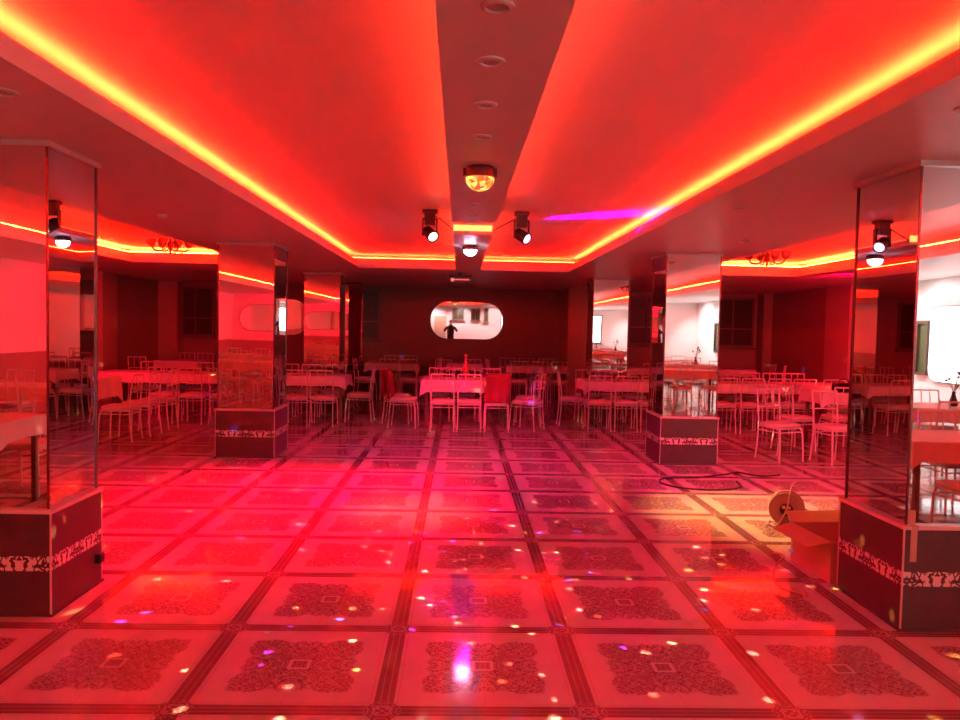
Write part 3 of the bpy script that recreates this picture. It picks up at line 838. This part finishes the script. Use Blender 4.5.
# masking tape on the nearest right column
bm = bmesh.new(); x0 = RX-.345+.035; yf = 4.36-.345
bx(bm, x0, x0+.035, yf-.0045, yf-.002, .38, .555); bx(bm, x0, x0+.035, 4.36-.345-.0155, 4.36-.345-.0125, .553, .580); bx(bm, x0-.005, x0+.036, 4.36-.3225-.0025, 4.36-.3225-.0005, .579, .655)
bx(bm, x0, x0+.035, 4.36-.345-.0155, 4.36-.3225-.0005, .579, .5805)
tag(obj('masking_tape', bm, M['tape']), 'vertical strip of beige masking tape on the nearest right column', 'tape')
# small black adapter at the near left column
o = thing('socket_box', 'small black socket box on the side of the nearest left column', 'socket', (LX+.345+.018, 4.62, .16))
bm = bmesh.new(); bx(bm, -.017, .017, -.028, .028, -.028, .028); obj('case', bm, M['black'], o, bevel=.004)
bm = bmesh.new(); lathe(bm, [(0,.018),(.018,.018),(.018,.021),(.014,.021),(0,.019)], 14, 0, 0, 0, 'x'); obj('socket', bm, M['rubber'], o)

# ------------------------------------------------------------------ person taking the picture (seen in the wall mirror)
def skin_body(name, verts, edges, radii, m, parent=None, root=0, sub=1):
    me = bpy.data.meshes.new(name); me.from_pydata(verts, edges, []); me.materials.append(m)
    o = bpy.data.objects.new(name, me); C.objects.link(o)
    sk = o.modifiers.new('Skin', 'SKIN')
    for i, r in enumerate(radii): me.skin_vertices[0].data[i].radius = (r if isinstance(r, tuple) else (r, r)); me.skin_vertices[0].data[i].use_root = (i == root)
    sk.use_smooth_shade = True
    s = o.modifiers.new('Subdivision', 'SUBSURF'); s.levels = sub; s.render_levels = sub
    if parent: o.parent = parent
    return o
P = thing('person', 'standing person in dark clothes holding up a phone, seen in the wide back mirror', 'person', (0, -.42, 0))
V = []; E_ = []; Rd = []
def v(p, r, link=None):
    V.append(p); Rd.append(r)
    if link is not None: E_.append((link, len(V)-1))
    return len(V)-1
pel = v((0,0,.95), (.18,.12)); wa = v((0,.01,1.10), (.18,.115), pel); chst = v((0,.01,1.30), (.215,.125), wa); nk0 = v((0,0,1.43), (.12,.09), chst)
nk = v((0,.01,1.50), (.05,.05), nk0)
hd0 = v((0,.02,1.57), (.062,.072), nk); hd1 = v((0,.02,1.66), (.076,.092), hd0); v((0,.01,1.74), (.06,.07), hd1)
for s in (-1, 1):
    hip = v((s*.10, 0, .88), .088, pel); kn = v((s*.12, .01, .48), .058, hip); an = v((s*.13, -.02, .09), .038, kn); v((s*.14, .13, .035), .032, an)
    sh = v((s*.20, 0, 1.40), .08, nk0); el = v((s*.33, .13, 1.22), .06, sh); wr = v((s*.10, .33, 1.46), .029, el)
    pa = v((s*.085, .365, 1.50), (.030,.018), wr)
    for f_, (dx, dz, L) in enumerate(((-.028,.05,.032), (-.012,.062,.037), (.004,.060,.035), (.018,.05,.028))):
        b0 = v((s*(.085-dx*-.6), .372, 1.50+dz*.55), .0095, pa)
        b1 = v((s*(.07-.01*f_*.3), .385, 1.50+dz*.55-.006+.012*f_*.2), .0085, b0); v((s*(.052), .380, 1.505+dz*.5), .0075, b1)
    t0 = v((s*.075, .352, 1.485), .011, pa); v((s*.055, .352, 1.492), .009, t0)
body = skin_body('body', V, E_, Rd, M['shirt'], P, 0, 2)
# head detail: hair, face
bm = bmesh.new(); bmesh.ops.create_uvsphere(bm, u_segments=24, v_segments=16, radius=1)
for w_ in bm.verts:
    c = w_.co; c.x *= .082; c.z *= .105; c.y = c.y*.098-.018
    if c.y > .02 and c.z < .045: c.y = .02
bm.transform(Matrix.Translation((0, .018, 1.675))); obj('hair', bm, M['hair'], P, smooth=True)
bm = bmesh.new(); bmesh.ops.create_uvsphere(bm, u_segments=28, v_segments=20, radius=1)
for w_ in bm.verts:
    c = w_.co; x, y, z = c
    c.x = x*.070*(1-.22*max(0, -z)); c.z = z*.105; c.y = y*.078
    if y > .6 and abs(x) < .22 and -.35 < z < .12: c.y += .018*(1-abs(x)/.22)
bm.transform(Matrix.Translation((0, .035, 1.645)))
for s in (-1, 1): lathe(bm, [(0,-.008),(.018,-.006),(.018,.006),(0,.008)], 10, s*.072, .03, 1.645, 'x')
obj('head', bm, M['skin'], P, smooth=True)
bm = bmesh.new()
for s in (-1, 1): lathe(bm, [(0,-.004),(.009,0),(0,.004)], 10, s*.028, .109, 1.66, 'y')
obj('eyes', bm, M['black'], P)
bm = bmesh.new(); tube(bm, [(-.022,.105,1.60),(0,.111,1.597),(.022,.105,1.60)], .004, 6); obj('mouth', bm, mat('lip', (.4,.15,.13)), P)
o = thing('phone', 'black smartphone held up by the person in the mirror', 'phone', (0, -.024, 1.515))
bm = bmesh.new(); bx(bm, -.075, .075, -.004, .004, -.037, .037); obj('body', bm, M['black'], o, bevel=.003)
bm = bmesh.new(); bx(bm, -.07, .07, -.0052, -.0042, -.033, .033); obj('screen', bm, emis('phone_screen', (.9,.3,.3), .6), o)

# ------------------------------------------------------------------ lamps
def lamp(kind, name, loc, energy, col=(1,1,1), target=None, **k):
    d = bpy.data.lights.new(name, kind); d.energy = energy; d.color = col
    for a, v_ in k.items(): setattr(d, a, v_)
    o = bpy.data.objects.new(name, d); C.objects.link(o); o.location = loc
    if target is not None:
        o.rotation_euler = (Vector(target)-Vector(loc)).to_track_quat('-Z', 'Y').to_euler()
    return o
# stage light beams, with added fill spots among them
lamp('SPOT', 'beam_red', (-.24, 7.60, 2.46), 2300, (1,.0,.022), (-1.35, 6.9, 0), spot_size=R(84), spot_blend=.8, shadow_soft_size=.01)
lamp('SPOT', 'beam_warm', (-.22, 7.59, 2.45), 130, (1,.45,.2), (-.4, 6.6, 0), spot_size=R(30), spot_blend=.9, shadow_soft_size=.01)
lamp('SPOT', 'beam_yellow', (.66, 7.60, 2.46), 850, (1,.60,.16), (2.9, 6.5, 0), spot_size=R(44), spot_blend=1, shadow_soft_size=.01)
lamp('SPOT', 'beam_violet', (.10, 8.6, 2.36), 200, (.55,.05,1), (-.02, 4.58, 0), spot_size=R(6), spot_blend=.6, shadow_soft_size=.02)
lamp('SPOT', 'beam_violet', (.10, 8.6, 2.36), 40, (.55,.05,1), (-2.05, 5.1, 0), spot_size=R(6), spot_blend=.6, shadow_soft_size=.02)
lamp('SPOT', 'beam_magenta', (.22, 8.6, 2.42), 900, (.75,.0,1), (1.36, 7.85, 2.76), spot_size=R(19), spot_blend=.5, shadow_soft_size=.02)
lamp('SPOT', 'dome_red_fill', (.10, 4.48, 2.30), 90, (1,.0,.10), (.10, 4.6, 0), spot_size=R(165), spot_blend=.6, shadow_soft_size=.01)  # added red fill below the near dome, for ambient light
lamp('SPOT', 'dome_red_fill', (.10, 8.75, 2.32), 200, (1,.0,.25), (.10, 8.9, 0), spot_size=R(168), spot_blend=.6, shadow_soft_size=.01)  # added red fill below the far dome
lamp('SPOT', 'beam_red', (-.22, 7.62, 2.45), 700, (1,.01,.08), (.1, 12.3, .7), spot_size=R(26), spot_blend=.6, shadow_soft_size=.01)  # extra beam added to brighten the centre table
lamp('SPOT', 'pink_fill', (2.07, 5.68, 2.46), 480, (1,.05,.16), (3.9, 8.2, .0), spot_size=R(78), spot_blend=.8, shadow_soft_size=.01)  # added pink fill for the right aisle, set at an unlit downlight
for x, y, t, e in ((-4.2, -3.4, (-6.4, YF, 1.3), 300), (-5.2, -1.5, (XL, -1.8, 1.2), 20), (-5.4, 9.5, (XL, 12.5, 1.0), 260), (5.8, 11.5, (XR, 14.5, 1.2), 260)):
    lamp('SPOT', 'red_wall_fill', (x, y, 2.45), e, (1,.0,.03), t, spot_size=R(110), spot_blend=.8, shadow_soft_size=.02)  # unseen red spots added to redden the walls

# small coloured beams thrown by the crystal dome
def dots(loc, energy, scale, thr, seed, excl=None):
    d = bpy.data.lights.new('crystal_beams', 'POINT'); d.energy = energy; d.shadow_soft_size = .01; d.use_nodes = True
    nt = d.node_tree; N = nt.nodes; em = N['Emission']
    tc = N.new('ShaderNodeTexCoord'); vo = N.new('ShaderNodeTexVoronoi'); vo.inputs['Scale'].default_value = scale
    mp = N.new('ShaderNodeMapping'); mp.inputs['Location'].default_value = (seed, seed*.7, 0)
    nt.links.new(tc.outputs['Normal'], mp.inputs[0]); nt.links.new(mp.outputs[0], vo.inputs['Vector'])
    lt = N.new('ShaderNodeMath'); lt.operation = 'LESS_THAN'; lt.inputs[1].default_value = thr; nt.links.new(vo.outputs['Distance'], lt.inputs[0])
    rp = N.new('ShaderNodeValToRGB'); rp.color_ramp.interpolation = 'CONSTANT'
    cols = [(1,.45,.1),(1,.6,.25),(1,.1,.05),(.5,.05,1),(1,.75,.4),(1,.3,.2),(.1,.12,1),(1,.5,.3)]
    while len(rp.color_ramp.elements) < len(cols): rp.color_ramp.elements.new(.5)
    for i, c in enumerate(cols): rp.color_ramp.elements[i].position = i/len(cols); rp.color_ramp.elements[i].color = (*c, 1)
    sp = N.new('ShaderNodeSeparateColor'); nt.links.new(vo.outputs['Color'], sp.inputs[0]); nt.links.new(sp.outputs[0], rp.inputs[0])
    nt.links.new(rp.outputs[0], em.inputs['Color'])
    sx = N.new('ShaderNodeSeparateXYZ'); nt.links.new(tc.outputs['Normal'], sx.inputs[0])
    dn = N.new('ShaderNodeMath'); dn.operation = 'LESS_THAN'; dn.inputs[1].default_value = -.12; nt.links.new(sx.outputs[2], dn.inputs[0])
    mu = N.new('ShaderNodeMath'); mu.operation = 'MULTIPLY'; nt.links.new(lt.outputs[0], mu.inputs[0]); nt.links.new(dn.outputs[0], mu.inputs[1])
    nt.links.new(mu.outputs[0], em.inputs['Strength'])
    o = bpy.data.objects.new('crystal_beams', d); C.objects.link(o); o.location = loc
dots((.10, 4.48, 2.26), 1500, 16, .13, 3.1)
dots((.10, 8.75, 2.28), 2500, 19, .10, 9.3)
# unseen white spots added to brighten the rear and rear right walls
for x, y, e in ((6.6, -5.0, 140), (6.6, -3.6, 150), (6.6, -2.2, 130), (4.5, -5.3, 150), (2.5, -5.3, 110), (.6, -5.3, 90), (-.8, -5.3, 65)):
    tgt = (XR, y, 1.3) if x > 6 else (x, YF, 1.3)
    lamp('SPOT', 'white_wall_fill', (x, y, 2.45), e*.82, (1,.90,.93), tgt, spot_size=R(120), spot_blend=.8, shadow_soft_size=.05)

w = bpy.data.worlds.new('World'); SC.world = w; w.use_nodes = True
w.node_tree.nodes['Background'].inputs[0].default_value = (.02,.004,.004,1); w.node_tree.nodes['Background'].inputs[1].default_value = .3

# ------------------------------------------------------------------ camera
f, yaw, pit, rol = 764.6, .0271, .0433, .0204
cam = bpy.data.cameras.new('camera'); co = bpy.data.objects.new('camera', cam); C.objects.link(co)
cam.sensor_fit = 'HORIZONTAL'; cam.sensor_width = 36; cam.lens = f/960*36; cam.clip_start = .05
cy, sy = math.cos(yaw), math.sin(yaw)
fw = Vector((sy*math.cos(pit), cy*math.cos(pit), -math.sin(pit))); rt = Vector((cy, -sy, 0)); up = rt.cross(fw)
r2 = math.cos(rol)*rt+math.sin(rol)*up; u2 = -math.sin(rol)*rt+math.cos(rol)*up
mw = Matrix((( r2.x, u2.x, -fw.x, 0), (r2.y, u2.y, -fw.y, 0), (r2.z, u2.z, -fw.z, 1.6), (0,0,0,1)))
co.matrix_world = mw
SC.camera = co
SC.view_settings.view_transform = 'Standard'; SC.view_settings.look = 'None'; SC.view_settings.exposure = .4; SC.view_settings.gamma = 1
cyc = SC.cycles
cyc.use_denoising = True; cyc.max_bounces = 10; cyc.diffuse_bounces = 5; cyc.glossy_bounces = 6; cyc.sample_clamp_indirect = 6; cyc.caustics_reflective = False; cyc.caustics_refractive = False
cyc.use_light_tree = True; cyc.blur_glossy = .5
